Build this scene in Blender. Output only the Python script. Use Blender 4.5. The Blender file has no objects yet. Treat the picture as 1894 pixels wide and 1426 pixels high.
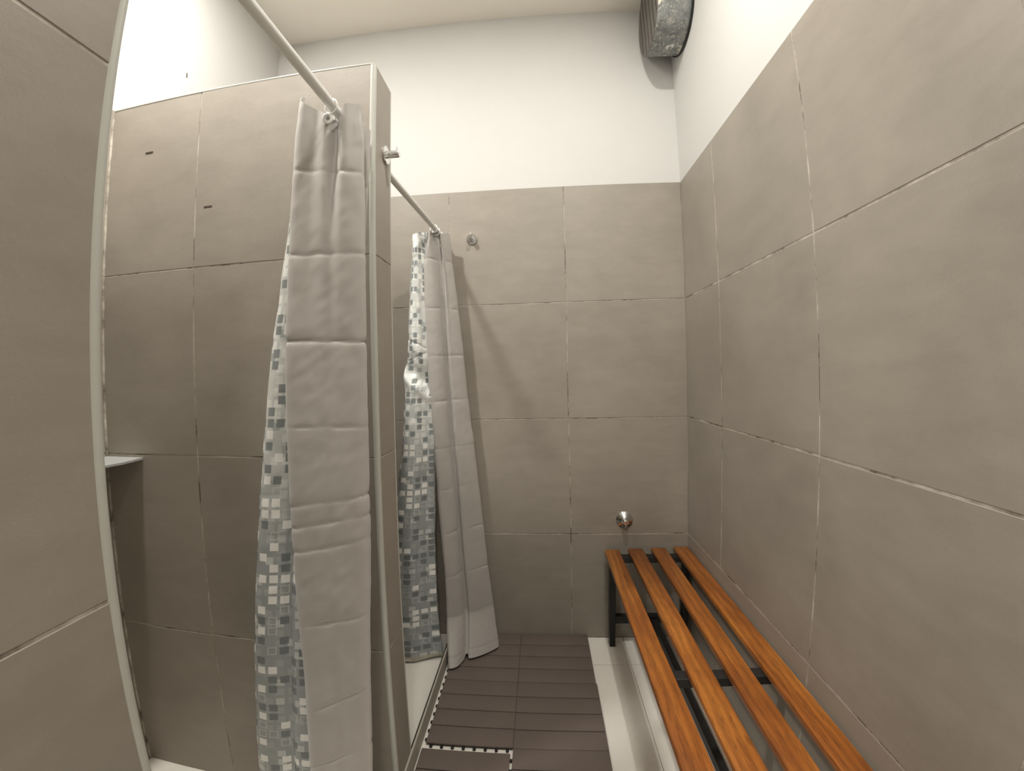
import bpy, bmesh, math, random
from mathutils import Vector, Matrix
from mathutils import noise as mnoise
random.seed(7)
S = bpy.context.scene
COL = S.collection

# ------------------------------------------------------------------ camera
# wide phone lens with barrel distortion: a calibrated fisheye-polynomial lens
CAM_H = 1.4063
cd = bpy.data.cameras.new('camera')
cam = bpy.data.objects.new('camera', cd)
COL.objects.link(cam)
cd.type = 'PANO'
cd.panorama_type = 'FISHEYE_LENS_POLYNOMIAL'
cd.sensor_fit = 'HORIZONTAL'
cd.sensor_width = 36.0
cd.sensor_height = 36.0*1426/1894
cd.fisheye_fov = math.radians(175)
cd.fisheye_polynomial_k0 = 0.0
cd.fisheye_polynomial_k1 = -0.0722806444
cd.fisheye_polynomial_k2 = 0.000520619062
cd.fisheye_polynomial_k3 = 0.0000518387373
cd.fisheye_polynomial_k4 = -0.00000150628641
cd.shift_x = 0.00516
cd.shift_y = -0.01224
cd.clip_start = 0.01
_r = (0.9967094, 0.0778245, -0.0226636)
_u = (0.0220623, 0.0085775, 0.9997198)
_f = (-0.0779971, 0.9969302, -0.0068322)
cam.matrix_world = Matrix(((_r[0], _u[0], -_f[0], 0.0), (_r[1], _u[1], -_f[1], 0.0),
                           (_r[2], _u[2], -_f[2], CAM_H), (0, 0, 0, 1)))
S.camera = cam

# ------------------------------------------------------------------ view, world, lights
S.view_settings.view_transform = 'Standard'
S.view_settings.look = 'None'
S.view_settings.gamma = 1.0
S.view_settings.exposure = 0.0
w = bpy.data.worlds.new('world'); S.world = w
w.use_nodes = True
w.node_tree.nodes['Background'].inputs[0].default_value = (1.0, 0.95, 0.88, 1)
w.node_tree.nodes['Background'].inputs[1].default_value = 0.05

H_CEIL = 3.36
def downlight(name, x, y, power, size=0.12, col=(1.0, 0.965, 0.90)):
    ld = bpy.data.lights.new(name, 'AREA'); ld.shape = 'DISK'; ld.size = size
    ld.energy = power; ld.color = col
    o = bpy.data.objects.new(name, ld); COL.objects.link(o)
    o.location = (x, y, H_CEIL-0.012)
    return o
downlight('downlight_corridor', 0.26, 0.88, 21.5, 0.08)
downlight('downlight_stall', -1.08, 0.80, 43.5, 0.18)
downlight('downlight_entrance', 0.10, -0.75, 22, 0.2)

# ------------------------------------------------------------------ dimensions (metres)
D = 2.0723          # back wall
W = 0.7529          # right wall
XC = -1.4594        # back of the shower stalls (left wall)
XE = -0.4709        # end faces of the stall partitions
YP, YE = 1.1335, 1.2734   # middle partition
Y3, Y3B = 0.3630, 0.2000  # near partition
Z1, Z2, Z3, Z4 = 0.5662, 1.1662, 1.7662, 2.3671   # tile courses
YB = -1.7           # wall behind the camera

# ------------------------------------------------------------------ helpers
def link(name, bm, mats, parent=None, smooth=None):
    me = bpy.data.meshes.new(name)
    bmesh.ops.recalc_face_normals(bm, faces=bm.faces)
    bm.to_mesh(me); bm.free()
    if not isinstance(mats, (list, tuple)): mats = [mats]
    for m in mats: me.materials.append(m)
    o = bpy.data.objects.new(name, me); COL.objects.link(o)
    if parent is not None: o.parent = parent
    if smooth is not None:
        for p in me.polygons: p.use_smooth = True
        try: me.set_sharp_from_angle(angle=math.radians(smooth))
        except Exception: pass
    return o
def thing(name, label, cat, loc=(0, 0, 0), group=None):
    o = bpy.data.objects.new(name, None); COL.objects.link(o)
    o.location = loc; o.empty_display_size = 0.1
    o['label'] = label; o['category'] = cat
    if group: o['group'] = group
    return o
def keep(o, parent):
    # world-coordinate mesh under an offset parent
    o.parent = parent
    o.matrix_parent_inverse = Matrix.Translation(-Vector(parent.location))
    return o
def struct(o):
    o['kind'] = 'structure'; return o
def box(bm, x0, x1, y0, y1, z0, z1, bev=0.0, mi=0, seg=2):
    r = bmesh.ops.create_cube(bm, size=1.0)
    vs = r['verts']
    for v in vs:
        v.co = Vector(((x0+x1)/2+v.co.x*(x1-x0), (y0+y1)/2+v.co.y*(y1-y0), (z0+z1)/2+v.co.z*(z1-z0)))
    fs = set(f for v in vs for f in v.link_faces)
    for f in fs: f.material_index = mi
    if bev > 0:
        es = list(set(e for v in vs for e in v.link_edges))
        g = bmesh.ops.bevel(bm, geom=es, offset=bev, segments=seg, profile=0.5, affect='EDGES')
        for f in g['faces']: f.material_index = mi
def tube(bm, pts, rad, n=16, caps=True, mi=0):
    rings = []
    pts = [Vector(p) for p in pts]
    N = len(pts)
    prev = None
    for i, p in enumerate(pts):
        t = (pts[min(i+1, N-1)]-pts[max(i-1, 0)]).normalized()
        if prev is None:
            a = t.orthogonal().normalized()
        else:
            a = (prev-t*prev.dot(t)).normalized()
        prev = a
        b = t.cross(a)
        rr = rad[i] if isinstance(rad, (list, tuple)) else rad
        rings.append([bm.verts.new(p+(a*math.cos(2*math.pi*k/n)+b*math.sin(2*math.pi*k/n))*rr) for k in range(n)])
    for i in range(N-1):
        for k in range(n):
            f = bm.faces.new((rings[i][k], rings[i][(k+1) % n], rings[i+1][(k+1) % n], rings[i+1][k])); f.material_index = mi
    if caps:
        f = bm.faces.new(rings[0][::-1]); f.material_index = mi
        f = bm.faces.new(rings[-1]); f.material_index = mi
def lathe(bm, prof, origin, axis, n=40, mi=0, closed=True):
    # prof: list of (distance along axis, radius)
    ax = Vector(axis).normalized(); a = ax.orthogonal().normalized(); b = ax.cross(a); o = Vector(origin)
    rings = []
    for (d, r) in prof:
        if r < 1e-6: rings.append([bm.verts.new(o+ax*d)])
        else: rings.append([bm.verts.new(o+ax*d+(a*math.cos(2*math.pi*k/n)+b*math.sin(2*math.pi*k/n))*r) for k in range(n)])
    for i in range(len(rings)-1):
        A, B = rings[i], rings[i+1]
        for k in range(n):
            k2 = (k+1) % n
            if len(A) == 1 and len(B) == 1: continue
            if len(A) == 1: vs = (A[0], B[k2], B[k])
            elif len(B) == 1: vs = (A[k], A[k2], B[0])
            else: vs = (A[k], A[k2], B[k2], B[k])
            f = bm.faces.new(vs); f.material_index = mi
def torus(bm, center, axis, R, r, n=28, m=10, arc=2*math.pi, start=0.0):
    ax = Vector(axis).normalized(); a = ax.orthogonal().normalized(); b = ax.cross(a); c = Vector(center)
    full = abs(arc-2*math.pi) < 1e-6
    cnt = n if full else n+1
    rings = []
    for i in range(cnt):
        th = start+arc*i/n
        d = a*math.cos(th)+b*math.sin(th)
        rings.append([bm.verts.new(c+d*(R+r*math.cos(2*math.pi*k/m))+ax*(r*math.sin(2*math.pi*k/m))) for k in range(m)])
    for i in range(n if full else n):
        A, B = rings[i], rings[(i+1) % cnt]
        for k in range(m): bm.faces.new((A[k], A[(k+1) % m], B[(k+1) % m], B[k]))
    if not full:
        bm.faces.new(rings[0][::-1]); bm.faces.new(rings[-1])

# ------------------------------------------------------------------ materials
def srgb(r, g, b):
    f = lambda c: c/255/12.92 if c/255 <= 0.04045 else ((c/255+0.055)/1.055)**2.4
    return (f(r), f(g), f(b), 1)
class NT:
    def __init__(s, name):
        s.m = bpy.data.materials.new(name); s.m.use_nodes = True
        s.t = s.m.node_tree; s.b = s.t.nodes['Principled BSDF']
    def n(s, typ, **kw):
        nd = s.t.nodes.new(typ)
        for k, v in kw.items():
            if k.startswith('i_'):
                key = k[2:]
                nd.inputs[int(key) if key.isdigit() else key].default_value = v
            else: setattr(nd, k, v)
        return nd
    def l(s, a, b): s.t.links.new(a, b)
    def math(s, op, a, b=None, c=None, clamp=False):
        nd = s.n('ShaderNodeMath', operation=op); nd.use_clamp = clamp
        for i, v in enumerate((a, b, c)):
            if v is None: continue
            if isinstance(v, (int, float)): nd.inputs[i].default_value = v
            else: s.l(v, nd.inputs[i])
        return nd.outputs[0]
    def mix(s, fac, a, b):
        nd = s.n('ShaderNodeMix', data_type='RGBA')
        for sock, v in ((nd.inputs[0], fac), (nd.inputs[6], a), (nd.inputs[7], b)):
            if isinstance(v, (int, float)): sock.default_value = v
            elif isinstance(v, tuple): sock.default_value = v
            else: s.l(v, sock)
        return nd.outputs[2]
    def ramp(s, fac, stops):
        nd = s.n('ShaderNodeValToRGB'); cr = nd.color_ramp
        while len(cr.elements) < len(stops): cr.elements.new(0.5)
        for e, (p, c) in zip(cr.elements, stops): e.position = p; e.color = c
        s.l(fac, nd.inputs[0]); return nd.outputs[0]
    def coords(s, scale=(1, 1, 1), rot=(0, 0, 0), kind='Object'):
        tc = s.n('ShaderNodeTexCoord'); mp = s.n('ShaderNodeMapping')
        mp.inputs['Scale'].default_value = scale; mp.inputs['Rotation'].default_value = rot
        s.l(tc.outputs[kind], mp.inputs[0]); return mp.outputs[0]
    def noise(s, vec, scale, detail=4, rough=0.55, dist=0.0):
        nd = s.n('ShaderNodeTexNoise'); nd.inputs['Scale'].default_value = scale
        nd.inputs['Detail'].default_value = detail; nd.inputs['Roughness'].default_value = rough
        nd.inputs['Distortion'].default_value = dist
        s.l(vec, nd.inputs['Vector']); return nd.outputs['Fac']
    def bump(s, h, strength=0.2, dist=0.01):
        nd = s.n('ShaderNodeBump'); nd.inputs['Strength'].default_value = strength; nd.inputs['Distance'].default_value = dist
        s.l(h, nd.inputs['Height']); s.l(nd.outputs[0], s.b.inputs['Normal'])
    def set(s, color=None, rough=None, metal=None, spec=None):
        for key, v in (('Base Color', color), ('Roughness', rough), ('Metallic', metal), ('Specular IOR Level', spec)):
            if v is None: continue
            if isinstance(v, (int, float, tuple)): s.b.inputs[key].default_value = v
            else: s.l(v, s.b.inputs[key])
        return s

def mat_tile(name, ca, cb, rough=0.42, spec=0.4):
    m = NT(name)
    v = m.coords()
    big = m.noise(v, 2.6, 5, 0.55, 0.3)
    v2 = m.coords((3.0, 3.0, 9.0), (0.5, 0.35, 0.4))
    st = m.noise(v2, 2.2, 6, 0.6, 0.4)
    geo = m.n('ShaderNodeNewGeometry')
    rnd = m.math('MULTIPLY', m.math('SUBTRACT', geo.outputs['Random Per Island'], 0.5), 0.22)
    f = m.math('ADD', m.math('MULTIPLY', big, 0.62), m.math('MULTIPLY', st, 0.38))
    f = m.math('MULTIPLY_ADD', m.math('SUBTRACT', f, 0.5), 2.4, 0.5)
    f = m.math('ADD', f, rnd, clamp=True)
    fine = m.noise(v, 160, 3, 0.6)
    col = m.mix(f, ca, cb)
    m.set(color=col, rough=m.math('MULTIPLY_ADD', st, 0.2, rough-0.08), spec=spec)
    m.bump(fine, 0.06, 0.004)
    return m.m
M = {}
M['tile'] = mat_tile('taupe_porcelain_tile', srgb(139, 132, 122), srgb(160, 152, 141))
M['floor_tile'] = mat_tile('pale_floor_tile', srgb(236, 231, 221), srgb(247, 243, 235), 0.85, 0.15)
def simple(name, color, rough=0.5, metal=0.0, var=0.06, nscale=30, bump=0.0, spec=0.5):
    m = NT(name); v = m.coords(); nz = m.noise(v, nscale, 4)
    d = tuple(c*(1-var*2) for c in color[:3])+(1,)
    m.set(color=m.mix(nz, d, color), rough=rough, metal=metal, spec=spec)
    if bump: m.bump(nz, bump, 0.01)
    return m.m
M['paint'] = simple('cream_wall_paint', srgb(206, 205, 202), 0.75, 0, 0.012, 6, 0.0, 0.25)
M['ceil'] = simple('ceiling_paint', srgb(247, 242, 232), 0.8, 0, 0.01, 4, 0, 0.2)
g = NT('grout'); gv = g.coords(); gn = g.noise(gv, 9, 4, 0.7)
g.set(color=g.ramp(gn, [(0.34, srgb(88, 80, 69)), (0.47, srgb(158, 151, 139)), (0.70, srgb(205, 199, 188))]), rough=0.85, spec=0.2)
M['grout'] = g.m
M['trim'] = simple('pale_tile_edge_trim', srgb(186, 186, 178), 0.4, 0, 0.03, 40)
M['chrome'] = simple('polished_chrome', (0.82, 0.82, 0.83, 1), 0.08, 1.0, 0.0)
M['white_metal'] = simple('white_enamel_tube', srgb(226, 226, 222), 0.28, 0, 0.01, 20)
M['white_plastic'] = simple('white_plastic', srgb(240, 240, 238), 0.35, 0, 0.01, 20)
M['black_metal'] = simple('black_powder_coat', srgb(30, 29, 28), 0.42, 0, 0.15, 14, 0.05)
M['rail'] = NT('scuffed_black_metal')
_v = M['rail'].coords((6, 2.2, 6)); _n = M['rail'].noise(_v, 7, 6, 0.7)
M['rail'].set(color=M['rail'].ramp(_n, [(0.0, srgb(26, 25, 24)), (0.66, srgb(36, 35, 34)), (0.76, srgb(120, 116, 110))]), rough=0.45)
M['rail'] = M['rail'].m
M['kerb'] = simple('dull_grey_steel', srgb(190, 184, 172), 0.55, 0.0, 0.10, 9)
M['seal'] = simple('black_seal', srgb(34, 31, 28), 0.6)
M['grey_plastic'] = simple('dark_grille', srgb(112, 106, 99), 0.5, 0, 0.15, 20)
M['rust'] = simple('rusty_mark', srgb(74, 60, 48), 0.8, 0, 0.25, 60)
M['shelf'] = simple('frosted_shelf', srgb(178, 180, 178), 0.25, 0, 0.03, 10)
M['mat'] = simple('dark_brown_mat', srgb(118, 107, 100), 0.85, 0, 0.10, 7, 0.02, 0.15)
M['peg'] = simple('black_peg', srgb(26, 24, 23), 0.6)
M['connector'] = simple('pale_connector', srgb(196, 190, 178), 0.6)

# bench wood: warm teak with long grain running along y
m = NT('oiled_teak')
v = m.coords((1, 1, 1))
oi = m.n('ShaderNodeObjectInfo')
off = m.n('ShaderNodeVectorMath', operation='SCALE'); off.inputs['Scale'].default_value = 11.0
cmb = m.n('ShaderNodeCombineXYZ'); m.l(oi.outputs['Random'], cmb.inputs[0]); m.l(oi.outputs['Random'], cmb.inputs[1]); m.l(oi.outputs['Random'], cmb.inputs[2])
m.l(cmb.outputs[0], off.inputs[0])
add = m.n('ShaderNodeVectorMath', operation='ADD'); m.l(v, add.inputs[0]); m.l(off.outputs[0], add.inputs[1])
def sc(vec, s3):
    nd = m.n('ShaderNodeVectorMath', operation='MULTIPLY'); m.l(vec, nd.inputs[0]); nd.inputs[1].default_value = s3; return nd.outputs[0]
bigv = m.noise(sc(add.outputs[0], (9, 1.6, 9)), 1.0, 3, 0.5, 0.8)
wv = m.n('ShaderNodeTexWave', wave_type='BANDS', bands_direction='X')
wv.inputs['Scale'].default_value = 12; wv.inputs['Distortion'].default_value = 7.5; wv.inputs['Detail'].default_value = 3; wv.inputs['Detail Scale'].default_value = 0.8
m.l(sc(add.outputs[0], (1.0, 0.16, 1.0)), wv.inputs['Vector'])
pores = m.noise(sc(add.outputs[0], (420, 16, 420)), 1.0, 2, 0.5)
c1 = m.ramp(bigv, [(0.25, srgb(120, 66, 27)), (0.5, srgb(156, 92, 36)), (0.78, srgb(192, 124, 52))])
c2 = m.mix(m.math('MULTIPLY', wv.outputs['Fac'], 0.42), c1, srgb(100, 54, 24))
pm = m.math('MULTIPLY', m.math('GREATER_THAN', pores, 0.58), 0.5)
c3 = m.mix(pm, c2, srgb(78, 42, 18))
m.set(color=c3, rough=0.33, spec=0.45)
m.bump(pores, 0.08, 0.002)
M['teak'] = m.m

# duct: dusty grey galvanised sheet with pale plaster splashes
m = NT('dusty_galvanised_duct'); v = m.coords()
n1 = m.noise(v, 22, 6, 0.7, 0.2); n2 = m.noise(v, 75, 4, 0.7, 0.5); n3 = m.noise(v, 13, 3, 0.5, 0.3)
c = m.ramp(n1, [(0.3, srgb(100, 103, 104)), (0.5, srgb(134, 137, 136)), (0.7, srgb(160, 161, 157))])
c = m.mix(m.math('GREATER_THAN', n2, 0.58), c, srgb(190, 186, 172))
c = m.mix(m.math('GREATER_THAN', n3, 0.62), c, srgb(218, 214, 204))
m.set(color=c, rough=0.6, metal=0.1)
M['duct'] = m.m

# curtain fabric, grey satin
m = NT('grey_satin_fabric'); v = m.coords(kind='UV')
nz = m.noise(v, 5, 3)
weave = m.noise(v, 900, 2)
m.set(color=m.mix(nz, srgb(165, 160, 155), srgb(179, 174, 169)), rough=0.42, spec=0.4)
m.b.inputs['Sheen Weight'].default_value = 0.25
m.bump(weave, 0.05, 0.002)
M['satin'] = m.m

# liner: printed mosaic of small squares, grey below fading to white above
m = NT('mosaic_print_liner'); tc = m.n('ShaderNodeTexCoord'); sep = m.n('ShaderNodeSeparateXYZ'); m.l(tc.outputs['UV'], sep.inputs[0])
U, V = sep.outputs[0], sep.outputs[1]
def cells(du, dv, pitch, size, seed):
    cu = m.math('DIVIDE', m.math('ADD', U, du), pitch); cv = m.math('DIVIDE', m.math('ADD', V, dv), pitch)
    iu, iv = m.math('FLOOR', cu), m.math('FLOOR', cv)
    fu, fv = m.math('SUBTRACT', cu, iu), m.math('SUBTRACT', cv, iv)
    au, av = m.math('ABSOLUTE', m.math('SUBTRACT', fu, 0.5)), m.math('ABSOLUTE', m.math('SUBTRACT', fv, 0.5))
    mx = m.math('MAXIMUM', au, av)
    inside = m.math('LESS_THAN', mx, size/2)
    ring = m.math('MULTIPLY', inside, m.math('GREATER_THAN', mx, size/2-0.06))
    wn = m.n('ShaderNodeTexWhiteNoise', noise_dimensions='3D')
    cb = m.n('ShaderNodeCombineXYZ'); m.l(iu, cb.inputs[0]); m.l(iv, cb.inputs[1]); cb.inputs[2].default_value = seed
    m.l(cb.outputs[0], wn.inputs['Vector'])
    return inside, ring, wn.outputs['Value'], iv
cb0 = m.n('ShaderNodeCombineXYZ'); m.l(U, cb0.inputs[0]); m.l(m.math('MULTIPLY', V, 1.0), cb0.inputs[1])
bn = m.noise(cb0.outputs[0], 5.0, 3, 0.6)
# tone: 0 = grey ground, 1 = white ground; follows the printed fade over the length
tone = m.math('MULTIPLY_ADD', m.math('SUBTRACT', V, 1.12), 2.2, 0.5)
tone = m.math('ADD', tone, m.math('MULTIPLY', m.math('SUBTRACT', bn, 0.5), 1.6), clamp=True)
ground = m.mix(tone, srgb(152, 157, 157), srgb(214, 216, 211))
ground = m.mix(m.math('MULTIPLY', bn, 0.35), ground, srgb(172, 176, 175))
P = 0.031
i1, r1, w1, _ = cells(0.0, 0.0, P, 0.74, 1.0)
i2, r2, w2, _ = cells(0.012, 0.009, P, 0.70, 5.0)
# lower layer of soft squares, then crisp top layer
soft = m.mix(m.math('MULTIPLY', i2, m.math('GREATER_THAN', w2, 0.55)), ground, m.mix(tone, srgb(168, 172, 172), srgb(228, 229, 224)))
soft = m.mix(m.math('MULTIPLY', i2, m.math('LESS_THAN', w2, 0.16)), soft, m.mix(tone, srgb(196, 199, 196), srgb(170, 174, 172)))
dark = m.mix(tone, srgb(120, 126, 127), srgb(138, 144, 144))
lightc = srgb(238, 238, 233)
pd = m.math('MULTIPLY', i1, m.math('MULTIPLY', m.math('GREATER_THAN', w1, 0.30), m.math('LESS_THAN', w1, 0.58)))
col = m.mix(pd, soft, dark)
pl = m.math('MULTIPLY', i1, m.math('GREATER_THAN', w1, 0.80))
col = m.mix(pl, col, lightc)
pr = m.math('MULTIPLY', r1, m.math('MULTIPLY', m.math('GREATER_THAN', w1, 0.62), m.math('LESS_THAN', w1, 0.80)))
col = m.mix(pr, col, srgb(206, 208, 204))
hem = m.math('LESS_THAN', V, 0.035)
col = m.mix(m.math('MULTIPLY', hem, 0.7), col, srgb(176, 168, 146))
m.set(color=col, rough=0.4, spec=0.4)
M['mosaic'] = m.m

# ------------------------------------------------------------------ room shell
TT = 0.008   # tile thickness in front of the backing
def tiles(bm, plane, at, a_cuts, z_cuts, side, mi=1, G=0.0018):
    """square tiles with open joints on a wall plane: plane 'x' or 'y' at coordinate at; side = direction the face looks"""
    for i in range(len(a_cuts)-1):
        for j in range(len(z_cuts)-1):
            a0, a1 = a_cuts[i]+(G if i else 0), a_cuts[i+1]-(G if i < len(a_cuts)-2 else 0)
            z0, z1 = z_cuts[j]+(G if j else 0), z_cuts[j+1]-(G if j < len(z_cuts)-2 else 0)
            jt = random.uniform(-0.0006, 0.0006)
            lo, hi = (at-TT*0.4, at+jt) if side > 0 else (at+jt, at+TT*0.4)
            if plane == 'y': box(bm, a0, a1, lo, hi, z0, z1, 0.0012, mi, 1)
            else: box(bm, lo, hi, a0, a1, z0, z1, 0.0012, mi, 1)
ZC = [0.0, Z1, Z2, Z3, Z4]
WM = [M['paint'], M['tile'], M['grout'], M['rust']]

bm = bmesh.new()
box(bm, XC-0.15, W+0.15, YB-0.15, D+0.15, -0.15, -0.004, 0, 1)
# pale floor tiles, joints at x=0.42 and y=1.861
xs = [XC, -0.78, -0.18, 0.42, W]; ys = [YB, -0.539, 0.061, 0.661, 1.261, 1.861, D]
for i in range(len(xs)-1):
    for j in range(len(ys)-1):
        box(bm, xs[i]+0.0015, xs[i+1]-0.0015, ys[j]+0.0015, ys[j+1]-0.0015, -0.006, 0.0, 0.001, 0, 1)
struct(link('floor', bm, [M['floor_tile'], M['grout']]))

bm = bmesh.new(); box(bm, XC-0.15, W+0.15, YB-0.15, D+0.15, H_CEIL, H_CEIL+0.12)
struct(link('ceiling', bm, M['ceil']))

bm = bmesh.new()   # back wall: paint above, tile below
box(bm, XC-0.15, W+0.15, D+0.0005, D+0.15, Z4, H_CEIL, 0, 0)
box(bm, XC-0.15, W+0.15, D+0.0010, D+0.15, 0, Z4, 0, 2)
tiles(bm, 'y', D, [XC, -1.0467, -0.4467, 0.1533, W], ZC, -1)
struct(link('wall_back', bm, WM))

bm = bmesh.new()   # right wall
box(bm, W+0.0005, W+0.15, YB, D, Z4, H_CEIL, 0, 0)
box(bm, W+0.0010, W+0.15, YB, D, 0, Z4, 0, 2)
tiles(bm, 'x', W, [YB, -1.314, -0.714, -0.114, 0.4859, 1.0859, 1.6859, D], ZC, -1, G=0.0028)
struct(link('wall_right', bm, WM))

bm = bmesh.new()   # left wall at the back of the stalls
box(bm, XC-0.15, XC-0.0005, YB, D, Z4, H_CEIL, 0, 0)
box(bm, XC-0.15, XC-0.0010, YB, D, 0, Z4, 0, 2)
tiles(bm, 'x', XC, [YB, -0.60, 0.0, 0.60, YP, 1.70, D], ZC, 1)
box(bm, XC-0.002, XC+0.0008, 1.434, 1.439, 2.706, 2.728, 0.0005, 3, 1)
struct(link('wall_left', bm, WM))

bm = bmesh.new(); box(bm, XC-0.15, W+0.15, YB-0.15, YB, 0, H_CEIL)
struct(link('wall_front', bm, M['paint']))

def partition(name, y0, y1, cuts, marks=()):
    """free-standing stall partition, tiled on both faces and on its end"""
    bm = bmesh.new()
    box(bm, XC, XE-0.0012, y0+0.0012, y1-0.0012, 0, Z4-0.006, 0, 2)
    tiles(bm, 'y', y0, cuts, ZC[:-1]+[Z4-0.003], -1)
    tiles(bm, 'y', y1, cuts, ZC[:-1]+[Z4-0.003], 1)
    tiles(bm, 'x', XE, [y0+0.008, y1-0.004], ZC[:-1]+[Z4-0.002], 1)
    box(bm, XC, XE-0.004, y0+0.003, y1-0.003, Z4-0.006, Z4-0.001, 0, 1)
    for (x, z) in marks:
        box(bm, x-0.016, x+0.016, y0-0.0009, y0+0.002, z-0.0035, z+0.0035, 0.0008, 3, 1)
    return struct(link(name, bm, WM))
partition('wall_middle', YP, YE, [XC, -1.0826, XE-0.006], [(-1.283, 2.18), (-1.033, 1.96)])
partition('wall_near', Y3B, Y3, [XC, -1.0826, XE-0.006])

def edge_trim(name, y, s, r=0.0105):
    """quarter-round tile edge bead down the outer corner of a partition, with a thin bead along its top edge"""
    bm = bmesh.new()
    cx, cy = XE-r+0.002, y+s*(r-0.002)
    tube(bm, [(cx, cy, 0.0), (cx, cy, Z4-0.004)], r, 20)
    box(bm, XC+0.001, XE-0.004, min(y-s*0.001, y+s*0.010), max(y-s*0.001, y+s*0.010), Z4-0.004, Z4+0.002, 0.0015, 0)
    return struct(link(name, bm, M['trim'], smooth=40))
edge_trim('trim_1', YP, 1)
edge_trim('trim_2', Y3, -1, 0.0082)
bm = bmesh.new()   # thin pale bead at the far vertical edge of the middle partition and along its end
box(bm, XE-0.003, XE+0.001, YE-0.0045, YE+0.001, 0, Z4-0.003, 0.001, 0, 1)
struct(link('trim_3', bm, M['trim']))
bm = bmesh.new()   # silicone bead in the corner of the near stall and above the back tiles
random.seed(3)
pts = [(XC+0.001+random.uniform(-0.0008, 0.0012), YP-0.0015, z*0.02) for z in range(0, 118)]
tube(bm, pts, 0.0045, 8)
struct(link('trim_4', bm, M['grout'], smooth=60))

# ------------------------------------------------------------------ steel kerb in front of the stalls
bm = bmesh.new()
box(bm, -0.4700, -0.4625, 0.02, D-0.001, 0.0, 0.078, 0.0008, 0)
o = link('shower_kerb', bm, M['kerb'])
o['label'] = 'long dull steel kerb plate along the foot of the shower stalls'; o['category'] = 'kerb'
bm = bmesh.new(); box(bm, -0.4745, -0.4702, YE+0.002, D-0.001, 0.0, 0.0795, 0.0006, 0)
sl = link('seal_strip', bm, M['seal'], o)

# ------------------------------------------------------------------ ventilation duct
XD, YD_, ZD, RD = 0.589, 1.878, 3.154, 0.1836
t = thing('vent_duct', 'round dusty grey ventilation duct sticking out of the wall by the ceiling', 'duct', (W, YD_, ZD))
bm = bmesh.new()
prof = [(0.0, RD-0.004), (0.0, RD), (0.012, RD+0.0005), (W-XD-0.02, RD+0.0005), (W-XD, RD), (W-XD, RD-0.004), (0.0, RD-0.004)]
lathe(bm, prof, (XD, YD_, ZD), (1, 0, 0), 96)
keep(link('casing', bm, M['duct'], smooth=30), t)
bm = bmesh.new()
lathe(bm, [(-0.005, RD+0.002), (-0.012, RD+0.006), (-0.001, RD+0.007), (0.0, RD+0.001)], (W, YD_, ZD), (1, 0, 0), 96)
keep(link('collar', bm, M['black_metal'], smooth=30), t)
bm = bmesh.new()
n = 7
for k in range(n):
    # flat vertical louvre blade, slightly tilted, with a dark gap beside it
    c = -RD+0.004+(2*RD-0.008)*(k+0.5)/n
    pr = [(0.003, -0.0155), (-0.0008, -0.0150), (-0.0022, 0.0135), (0.002, 0.0150)]
    lo, hi = [], []
    for (dx, dy) in pr:
        h2 = math.sqrt(max((RD-0.0045)**2-(c+dy)**2, 0.0002))
        lo.append(bm.verts.new((XD+dx, YD_+c+dy, ZD-h2))); hi.append(bm.verts.new((XD+dx, YD_+c+dy, ZD+h2)))
    for i in range(len(pr)):
        j = (i+1) % len(pr); bm.faces.new((lo[i], lo[j], hi[j], hi[i]))
    bm.faces.new(lo[::-1]); bm.faces.new(hi)
torus(bm, (XD, YD_, ZD), (1, 0, 0), RD-0.003, 0.0032, 72, 8)
keep(link('grille', bm, M['grey_plastic']), t)
bm = bmesh.new()
lathe(bm, [(0.006, 0.0), (0.006, RD-0.0055), (0.012, RD-0.0055), (0.012, 0.0)], (XD, YD_, ZD), (1, 0, 0), 64)
keep(link('backing', bm, M['peg']), t)

# ------------------------------------------------------------------ corner shelf
bm = bmesh.new()
ax, ay, zz = XC+0.0005, YP-0.0005, 1.156
th = 0.007
tri = [(ax, ay), (ax+0.157, ay), (ax+0.168, ay-0.08), (ax+0.160, ay-0.13), (ax+0.130, ay-0.175), (ax+0.08, ay-0.20), (ax, ay-0.21)]
lo = [bm.verts.new((x, y, zz-th)) for x, y in tri]; hi = [bm.verts.new((x, y, zz)) for x, y in tri]
bm.faces.new(hi); bm.faces.new(lo[::-1])
for i in range(len(tri)):
    j = (i+1) % len(tri); bm.faces.new((lo[i], lo[j], hi[j], hi[i]))
o = link('corner_shelf', bm, M['shelf'])
o['label'] = 'small pale shelf fixed in the far corner of the near shower stall'; o['category'] = 'shelf'

# ------------------------------------------------------------------ chrome hooks
def robe_hook(base, out, label):
    t = thing('robe_hook', label, 'hook', base, 'chrome robe hooks')
    o = Vector(out); b = Vector(base)
    bm = bmesh.new(); lathe(bm, [(0.0, 0.0), (0.0, 0.0275), (0.005, 0.0285), (0.0075, 0.0275), (0.008, 0.0)], b, out, 48)
    keep(link('rose', bm, M['chrome'], smooth=30), t)
    bm = bmesh.new(); lathe(bm, [(0.0075, 0.0), (0.0075, 0.0112), (0.047, 0.0112), (0.0485, 0.0102), (0.0485, 0.0)], b, out, 40)
    keep(link('stem', bm, M['chrome'], smooth=30), t)
    bm = bmesh.new()
    p = b+o*0.0425
    tube(bm, [p+Vector((0, 0, 0.0105)), p+Vector((0, 0, 0.024)), p+Vector((0, 0, 0.0255))], [0.0031, 0.0031, 0.0018], 16)
    keep(link('peg', bm, M['chrome'], smooth=40), t)
robe_hook((XE, 1.222, 2.113), (1, 0, 0), 'chrome robe hook on the end of the stall partition')
robe_hook((-0.328, D, 2.111), (0, -1, 0), 'chrome robe hook on the tiled back wall beside the far curtain')
t = thing('wall_knob', 'round conical chrome knob low on the back wall above the bench', 'knob', (0.427, D, 0.641))
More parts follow.
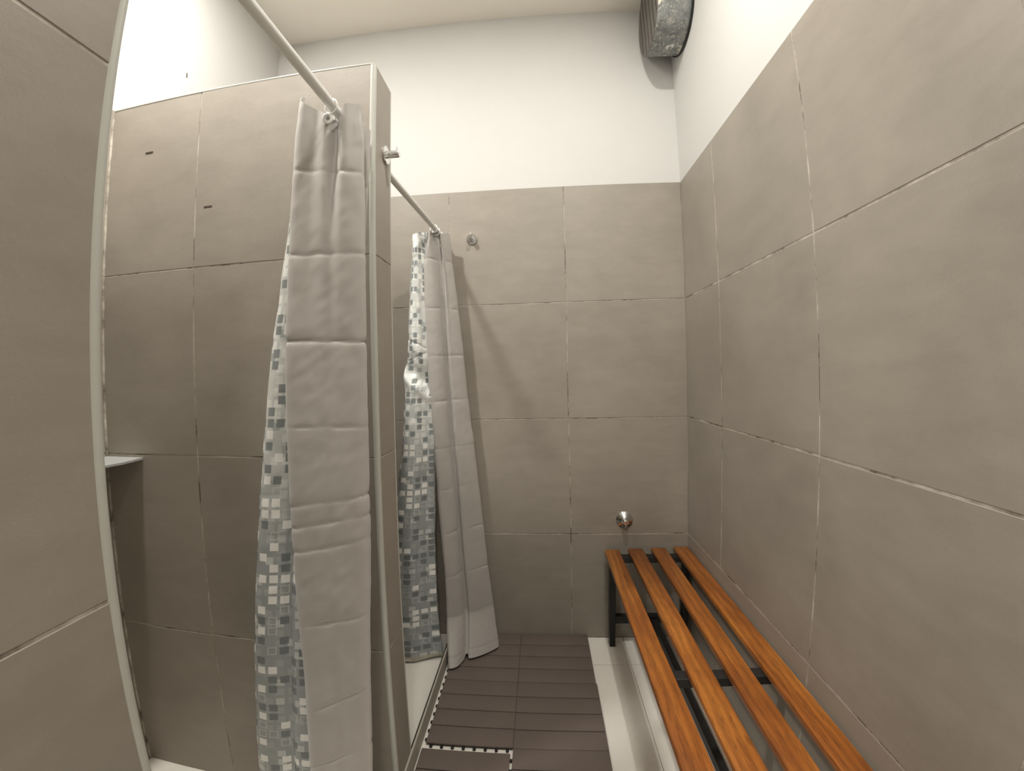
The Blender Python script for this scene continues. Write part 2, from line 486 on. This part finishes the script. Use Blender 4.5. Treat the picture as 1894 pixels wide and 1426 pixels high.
bm = bmesh.new(); lathe(bm, [(0.0, 0.0), (0.0, 0.0425), (0.003, 0.0428), (0.020, 0.0160), (0.022, 0.0)], (0.427, D, 0.641), (0, -1, 0), 56)
keep(link('rose', bm, M['chrome'], smooth=25), t)
bm = bmesh.new(); lathe(bm, [(0.019, 0.0), (0.019, 0.0145), (0.050, 0.0135), (0.0525, 0.0115), (0.053, 0.0)], (0.427, D, 0.641), (0, -1, 0), 40)
keep(link('stem', bm, M['chrome'], smooth=30), t)

# ------------------------------------------------------------------ interlocking floor mats
def floor_mat(x0, x1, y0, y1, label, first=0.5, loops=('l', 'f')):
    t = thing('floor_mat', label, 'mat', ((x0+x1)/2, (y0+y1)/2, 0), 'brown slatted floor mats')
    bm = bmesh.new()
    n = 4; zt = 0.016
    p = (y1-y0)/n
    for k in range(n):
        box(bm, x0, x1, y0+k*p+(0.0016 if k else 0), y0+(k+1)*p-(0.0022 if k < n-1 else 0), 0.008, zt, 0.0022, 0, 2)
    keep(link('slats', bm, M['mat'], smooth=40), t)
    bm = bmesh.new()
    box(bm, x0+0.004, x1-0.004, y0+0.004, y1-0.004, 0.0005, 0.0085, 0, 0)
    keep(link('base', bm, M['peg']), t)
    pegs = []
    for q in range(8):
        yy = y0+(y1-y0)*(q+0.5)/8; xx = x0+(x1-x0)*(q+0.5)/8
        if 'l' in loops: pegs.append((x0-0.0085, x0+0.006, yy-0.0055, yy+0.0055))
        if 'f' in loops: pegs.append((xx-0.0055, xx+0.0055, y0-0.011, y0+0.006))
        if 'r' in loops: pegs.append((x1-0.006, x1+0.0095, yy-0.0055, yy+0.0055))
    for (a0, a1, b0, b1) in pegs:
        bm = bmesh.new(); box(bm, a0, a1, b0, b1, 0.0005, 0.010, 0.0015, 0, 1)
        keep(link('connector_peg', bm, M['peg']), t)
floor_mat(-0.447, -0.1152, 1.7165, D-0.004, 'brown floor mat at the wall under the hem of the far curtain', loops=('l',))
floor_mat(-0.1148, 0.2345, 1.7165, D-0.004, 'brown floor mat against the back wall nearest the bench leg', loops=())
floor_mat(-0.447, -0.1152, 1.372, 1.7145, 'middle brown floor mat beside the steel kerb', loops=('l', 'f'))
floor_mat(-0.1148, 0.2385, 1.369, 1.7145, 'middle brown floor mat beside the pale floor strip', loops=())
floor_mat(-0.455, -0.1235, 1.000, 1.3455, 'nearest brown floor mat on the kerb side, set apart by a gap', loops=('r',))
floor_mat(-0.1148, 0.2385, 1.018, 1.3675, 'nearest brown floor mat on the bench side, with its edge on the pale floor', loops=())

# ------------------------------------------------------------------ bench
t = thing('slatted_bench', 'long teak slatted bench on a black steel frame along the right wall', 'bench', (0.535, 1.2, 0))
ZS = 0.5
slats = [(0.319, 0.313, 0.074, 2.036), (0.4390, 0.4330, 0.074, 2.048), (0.5580, 0.5520, 0.072, 2.054), (0.6740, 0.6700, 0.0735, 2.062)]
YF = 0.22
for (xb, xf, wd, yb) in slats:
    bm = bmesh.new()
    box(bm, 0, wd, YF, yb, ZS-0.022, ZS, 0.0035, 0, 3)
    s = (xf-xb)/(0.83-yb)
    for v in bm.verts: v.co.x += xb+(v.co.y-yb)*s
    keep(link('slat', bm, M['teak'], smooth=40), t)
for y in (2.012, 1.178, 0.345):
    bm = bmesh.new(); box(bm, 0.338, 0.735, y-0.02, y+0.02, ZS-0.052, ZS-0.0225, 0.002)
    keep(link('cross_rail', bm, M['rail']), t)
for y in (2.012, 0.345):
    for x in (0.339, 0.706):
        bm = bmesh.new(); box(bm, x, x+0.029, y-0.02, y+0.02, 0.0, ZS-0.0525, 0.002)
        keep(link('leg', bm, M['black_metal']), t)
    bm = bmesh.new(); box(bm, 0.3685, 0.7055, y-0.015, y+0.015, 0.125, 0.165, 0.002)
    keep(link('low_rail', bm, M['black_metal']), t)
bm = bmesh.new(); box(bm, 0.551, 0.580, 0.361, 1.996, 0.115, 0.150, 0.002)
keep(link('long_stretcher', bm, M['rail']), t)

# ------------------------------------------------------------------ curtain rods
def rod(a, b, label):
    t = thing('curtain_rod', label, 'rod', a, 'white curtain rods')
    bm = bmesh.new(); tube(bm, [a, b], 0.0125, 28)
    keep(link('tube', bm, M['white_metal'], smooth=40), t)
    d = (Vector(b)-Vector(a)).normalized()
    for p, s in ((a, 1), (b, -1)):
        bm = bmesh.new(); lathe(bm, [(0.0, 0.0), (0.0, 0.024), (0.004, 0.024), (0.016, 0.0165), (0.018, 0.0135), (0.018, 0.0)], p, d*s, 32)
        keep(link('end_cup', bm, M['white_plastic'], smooth=40), t)
rod((-0.5145, Y3+0.001, 2.100), (-0.5020, YP-0.001, 2.100), 'white curtain rod running from overhead to the stall partition')
rod((-0.5100, YE+0.001, 2.115), (-0.4740, D-0.001, 2.115), 'white curtain rod between the stall partition and the back wall')

# ------------------------------------------------------------------ curtains
ZT = [.03, .15, .3, .45, .6, .75, .9, 1.05, 1.2, 1.35, 1.5, 1.65, 1.8, 1.9, 2.0, 2.08, 2.15]
def lerp_tab(tab, z, zs=ZT):
    if z <= zs[0]: return tab[0]
    for i in range(len(zs)-1):
        if z <= zs[i+1]:
            f = (z-zs[i])/(zs[i+1]-zs[i]); f = f*f*(3-2*f)*0.35+f*0.65
            return tab[i]*(1-f)+tab[i+1]*f
    return tab[-1]
def catmull(pts, n):
    out = []
    P_ = [pts[0]*2-pts[1]]+pts+[pts[-1]*2-pts[-2]]
    seg = len(pts)-1
    for i in range(n+1):
        s = i/n*seg; k = min(int(s), seg-1); u = s-k
        p0, p1, p2, p3 = P_[k], P_[k+1], P_[k+2], P_[k+3]
        out.append(0.5*((2*p1)+(p2-p0)*u+(2*p0-5*p1+4*p2-p3)*u*u+(3*p1-p0-3*p2+p3)*u**3))
    return out
def sheet(name, plan, z0, z1, mat, nu=110, step=0.0042, creases=(), wr=0.003, seed=0, thick=0.0011, parent=None, top=None, bottom=None, hem=None):
    """hanging cloth: plan(z) gives the folded outline seen from above, top(u)/bottom(u) the heights of its two hems"""
    nv = int((z1-z0)/step)
    grid = []; UVs = []
    ref = catmull(plan((z0+z1)/2), nu)
    arc = [0.0]
    for i in range(nu): arc.append(arc[-1]+(ref[i+1]-ref[i]).length)
    for j in range(nv+1):
        tt = j/nv
        row = []; uvr = []
        zr = z0+(z1-z0)*tt
        c = catmull(plan(zr), nu)
        for i in range(nu+1):
            u = i/nu
            zb = bottom(u) if bottom else z0
            zt_ = top(u) if top else z1
            z = zr
            if tt < 0.15: z += (zb-z0)*(1-tt/0.15)
            if tt > 0.9: z += (zt_-z1)*((tt-0.9)/0.1)
            tg = (c[min(i+1, nu)]-c[max(i-1, 0)]); tg = tg.normalized() if tg.length > 1e-9 else Vector((1, 0))
            nrm = Vector((tg.y, -tg.x))
            p3 = Vector((arc[i]*5, z*2.2, seed*7.3))
            d = mnoise.noise(p3)*wr*1.6+mnoise.noise(Vector((arc[i]*22+z*11, z*9, seed*3.1)))*wr*0.5+mnoise.noise(Vector((arc[i]*30-z*22, z*30, seed*5.1)))*wr*0.22
            for (cz, amp, tilt) in creases:
                dz = z-(cz+tilt*(min(arc[i], 0.24)-0.10)+0.003*mnoise.noise(Vector((arc[i]*20, cz*30, seed))))
                if abs(dz) < 0.05:
                    a = amp*max(0.15, 0.62+1.3*mnoise.noise(Vector((arc[i]*14, cz*17, seed+2))))
                    d -= a*(math.exp(-abs(dz)/0.0032)*0.8+math.exp(-abs(dz)/(0.016 if dz > 0 else 0.009))*0.42)
            if hem and zb+hem-0.004 < z < zb+hem+0.004: d -= 0.0012
            row.append(Vector((c[i].x+nrm.x*d, c[i].y+nrm.y*d, z))); uvr.append((arc[i], z))
        grid.append(row); UVs.append(uvr)
    # real cloth thickness: a front and a back skin joined at the edges
    def normal(j, i):
        a = grid[j][min(i+1, nu)]-grid[j][max(i-1, 0)]; b = grid[min(j+1, nv)][i]-grid[max(j-1, 0)][i]
        n_ = a.cross(b); return n_.normalized() if n_.length > 1e-12 else Vector((0, -1, 0))
    bm = bmesh.new(); uvl = bm.loops.layers.uv.new('UVMap')
    F = []; B = []
    for j in range(nv+1):
        fr = []; br = []
        for i in range(nu+1):
            n_ = normal(j, i)*thick/2
            fr.append(bm.verts.new(grid[j][i]+n_)); br.append(bm.verts.new(grid[j][i]-n_))
        F.append(fr); B.append(br)
    def quad(vs, ids):
        f = bm.faces.new(vs)
        for lp, (j, i) in zip(f.loops, ids): lp[uvl].uv = UVs[j][i]
    for j in range(nv):
        for i in range(nu):
            q = [(j, i), (j, i+1), (j+1, i+1), (j+1, i)]
            quad([F[a][b] for a, b in q], q); q2 = q[::-1]; quad([B[a][b] for a, b in q2], q2)
    for j in range(nv):
        quad([F[j][0], F[j+1][0], B[j+1][0], B[j][0]], [(j, 0), (j+1, 0), (j+1, 0), (j, 0)])
        quad([F[j+1][nu], F[j][nu], B[j][nu], B[j+1][nu]], [(j+1, nu), (j, nu), (j, nu), (j+1, nu)])
    for i in range(nu):
        quad([F[0][i+1], F[0][i], B[0][i], B[0][i+1]], [(0, i+1), (0, i), (0, i), (0, i+1)])
        quad([F[nv][i], F[nv][i+1], B[nv][i+1], B[nv][i]], [(nv, i), (nv, i+1), (nv, i+1), (nv, i)])
    o = link(name, bm, mat, smooth=50)
    if parent is not None: keep(o, parent)
    return o
V2 = lambda x, y: Vector((x, y))

# near curtain, bunched up against the stall partition
G1L = [-0.667, -0.663, -0.657, -0.648, -0.642, -0.643, -0.642, -0.641, -0.641, -0.64, -0.637, -0.63, -0.624, -0.62, -0.614, -0.606, -0.596]
G1R = [-0.485, -0.48, -0.474, -0.464, -0.455, -0.446, -0.437, -0.432, -0.431, -0.429, -0.426, -0.425, -0.426, -0.427, -0.428, -0.434, -0.436]
G1T = [-0.52, -0.52, -0.515, -0.51, -0.50, -0.495, -0.488, -0.482, -0.478, -0.474, -0.47, -0.462, -0.452, -0.446, -0.441, -0.44, -0.44]
P1L = [-0.884, -0.875, -0.859, -0.839, -0.823, -0.805, -0.786, -0.767, -0.746, -0.727, -0.708, -0.685, -0.663, -0.648, -0.63, -0.615, -0.61]
c1 = thing('shower_curtain', 'grey shower curtain hanging bunched in front of the near stall partition', 'shower curtain', (-0.507, 0.97, 2.10), 'shower curtains')
def plan_g1(z):
    l, r, t3 = lerp_tab(G1L, z), lerp_tab(G1R, z), lerp_tab(G1T, z)
    w_ = r-l; k = max(0.0, min(1.0, (z-1.35)/0.7)); k2 = max(0.0, min(1.0, (z-1.75)/0.35)); y = 0.95
    return [V2(l+0.006, y+0.018), V2(l, y+0.006), V2(l+0.10*w_, y-0.003), V2(l+0.30*w_, y-0.003+0.008*k), V2(l+0.48*w_, y-0.005+0.003*k),
            V2(l+0.60*w_, y-0.004+0.006*k+0.022*k2), V2(l+0.74*w_, y-0.005-0.003*k), V2(l+0.90*w_, y-0.002), V2(r, y+0.008), V2(r-0.008, y+0.022),
            V2(l+0.6*w_, y+0.035), V2(l+0.42*w_, y+0.055), V2(l+0.62*w_, y+0.078), V2(t3-0.012, y+0.076), V2(t3, y+0.084), V2(t3-0.012, y+0.094), V2(l+0.55*w_, y+0.11)]
cr1 = [(1.932, 0.0035, -0.12), (1.716, 0.0032, -0.04), (1.498, 0.0044, -0.04), (1.282, 0.0036, 0.0), (1.090, 0.0034, 0.16), (1.036, 0.0034, 0.20), (0.972, 0.0038, 0.22),
       (0.768, 0.0040, 0.25), (0.53, 0.0036, 0.50), (0.35, 0.0034, 0.50), (0.16, 0.003, 0.4)]
def sheet_top1(u):
    if u < 0.53:
        d = u-0.294
        return 2.076+(min(0.075, 0.30*max(0.0, -d-0.02)) if d < 0 else min(0.026, 0.35*max(0.0, d-0.03)))
    return 2.080
# creases of the front layer slope only over its own width
sheet('outer_curtain', plan_g1, 0.03, 2.105, M['satin'], nu=190, creases=cr1, wr=0.0026, seed=1, parent=c1, top=sheet_top1, hem=0.03)
def plan_p1(z):
    l = lerp_tab(P1L, z); r = lerp_tab(G1R, z)-0.03
    w_ = r-l; y = 1.005
    y2 = y+0.02
    return [V2(l+0.035, y+0.034), V2(l+0.006, y+0.018), V2(l-0.002, y+0.002), V2(l+0.10*w_, y-0.007), V2(l+0.25*w_, y+0.002), V2(l+0.32*w_, y+0.012), V2(l+0.38*w_, y),
            V2(l+0.55*w_, y+0.004), V2(l+0.8*w_, y+0.002), V2(r, y+0.008), V2(r, y+0.016)]
sheet('liner', plan_p1, 0.04, 2.06, M['mosaic'], nu=110, creases=[(z, 0.0012, 0) for z, a, tl in cr1[::2]], wr=0.003, seed=2, parent=c1)

def rings(parent, pts, R=0.0185):
    for i, (x, y, z, d) in enumerate(pts):
        bm = bmesh.new(); torus(bm, (x, y, z-0.005), d, R if i == 0 else 0.0172, 0.0024, 32, 10)
        keep(link('ring', bm, M['white_plastic'], smooth=60), parent)
rings(c1, [(-0.5055, 0.938, 2.100, (0.25, 1, 0.1)), (-0.5045, 0.985, 2.100, (0.2, 1, 0)), (-0.504, 1.03, 2.100, (-0.1, 1, 0))])
bm = bmesh.new(); torus(bm, (-0.5145, 0.9400, 2.064), (0.2, -1, -0.15), 0.0095, 0.0045, 32, 10)
keep(link('eyelet', bm, M['white_plastic'], smooth=60), c1)

# far curtain: grey outer sheet outside the kerb, mosaic liner inside the stall
G2L = [-0.444, -0.446, -0.445, -0.45, -0.461, -0.472, -0.479, -0.49, -0.502, -0.512, -0.521, -0.529, -0.534, -0.534, -0.528, -0.515, -0.507]
G2R = [-0.224, -0.237, -0.253, -0.269, -0.284, -0.298, -0.311, -0.323, -0.342, -0.358, -0.368, -0.381, -0.395, -0.405, -0.413, -0.418, -0.421]
G2M = [-0.372, -0.366, -0.369, -0.378, -0.387, -0.394, -0.402, -0.414, -0.422, -0.431, -0.439, -0.445, -0.451, -0.456, -0.463, -0.472, -0.477]
P2L = [-0.771, -0.759, -0.744, -0.728, -0.713, -0.694, -0.675, -0.656, -0.647, -0.638, -0.622, -0.616, -0.606, -0.598, -0.592, -0.591, -0.591]
P2R = [-0.495, -0.505, -0.511, -0.512, -0.513, -0.511, -0.509, -0.506, -0.504, -0.503, -0.503, -0.502, -0.507, -0.51, -0.513, -0.515, -0.516]
c2 = thing('shower_curtain', 'grey shower curtain with hem on the floor mats, hanging by the back wall', 'shower curtain', (-0.48, 1.93, 2.115), 'shower curtains')
def plan_g2(z):
    l, r, mm = lerp_tab(G2L, z), lerp_tab(G2R, z), lerp_tab(G2M, z)
    k = z/2.1
    f = max(0.0, (0.21-z)/0.18)**1.25
    yl = 1.87+0.03*(1-k)-0.125*f; ym = 1.935+0.02*(1-k)-0.10*f; yr = 1.985+0.02*(1-k)-0.065*f
    l *= yl/(1.765+0.115*k); mm *= ym/(1.86+0.06*k); r *= yr/1.96
    pts = [V2(l+0.012, yl+0.030), V2(l, yl+0.010), V2(l+0.012, yl-0.006), V2(l+(mm-l)*0.55, yl+(ym-yl)*0.30-0.012), V2(mm-0.014, ym-0.030), V2(mm-0.006, ym-0.004), V2(mm+0.004, ym+0.004),
            V2(mm+0.016, ym-0.012), V2(mm+(r-mm)*0.45, ym+(yr-ym)*0.34-0.016), V2(mm+(r-mm)*0.8, ym+(yr-ym)*0.75-0.010), V2(r, yr), V2(r-0.010, yr+0.018), V2(r-0.035, yr+0.026), V2(r-0.06, yr+0.028)]
    return pts
cr2 = [(1.965, 0.0035, 0.03), (1.728, 0.0030, 0.02), (1.498, 0.0034, 0.02), (1.279, 0.0030, 0.03), (1.049, 0.0030, 0.03), (0.851, 0.0028, 0.05), (0.638, 0.003, 0.05), (0.42, 0.0034, 0.08), (0.211, 0.0026, 0.08)]
def bot2(u): return 0.030+0.016*math.exp(-((u-0.42)/0.07)**2)
def top2(u): return 2.094+0.040*math.exp(-((u-0.46)/0.09)**2)+0.020*math.exp(-((u-0.72)/0.10)**2)
sheet('outer_curtain', plan_g2, 0.028, 2.125, M['satin'], nu=120, creases=cr2, wr=0.0028, seed=5, parent=c2, bottom=bot2, top=top2, hem=0.03)
def plan_p2(z):
    l, r = lerp_tab(P2L, z), lerp_tab(P2R, z)
    w_ = r-l; k = z/2.1
    yl = 1.83+0.03*k; yr = 1.87+0.03*k
    b = 0.012*math.exp(-((z-1.42)/0.05)**2)
    def g(fx):
        q = z+0.10*fx-1.44
        return 0.034*math.exp(-(q/(0.085 if q > 0 else 0.026))**2)-0.010*math.exp(-((q+0.05)/0.03)**2)
    return [V2(l+0.03, yl+0.04), V2(l+0.004-b, yl+0.022), V2(l+0.008-b, yl+0.004+g(0.0)*0.4), V2(l+0.22*w_, yl-0.012+g(0.2)), V2(l+0.5*w_, yl-0.010+g(0.5)), V2(l+0.66*w_, yl+0.008+g(0.65)), V2(l+0.86*w_, yr-0.012+g(0.85)), V2(r-0.004, yr-0.004), V2(r, yr+0.01)]
def top_p2(u): return 2.062+0.036*min(1.0, max(0.0, (u-0.1)/0.7))
def bot_p2(u): return 0.012+0.045*max(0, (u-0.55))**1.3
sheet('liner', plan_p2, 0.012, 2.085, M['mosaic'], nu=90, creases=[(1.56, 0.006, -0.35), (1.49, 0.005, 0.3)]+[(z, 0.0015, 0) for z, a, tl in cr2[::2]], wr=0.004, seed=9, parent=c2, bottom=bot_p2, top=top_p2)
rings(c2, [(-0.4835, 1.885, 2.115, (0.2, 1, 0)), (-0.4815, 1.93, 2.115, (0.1, 1, 0)), (-0.4795, 1.98, 2.115, (-0.1, 1, 0))])
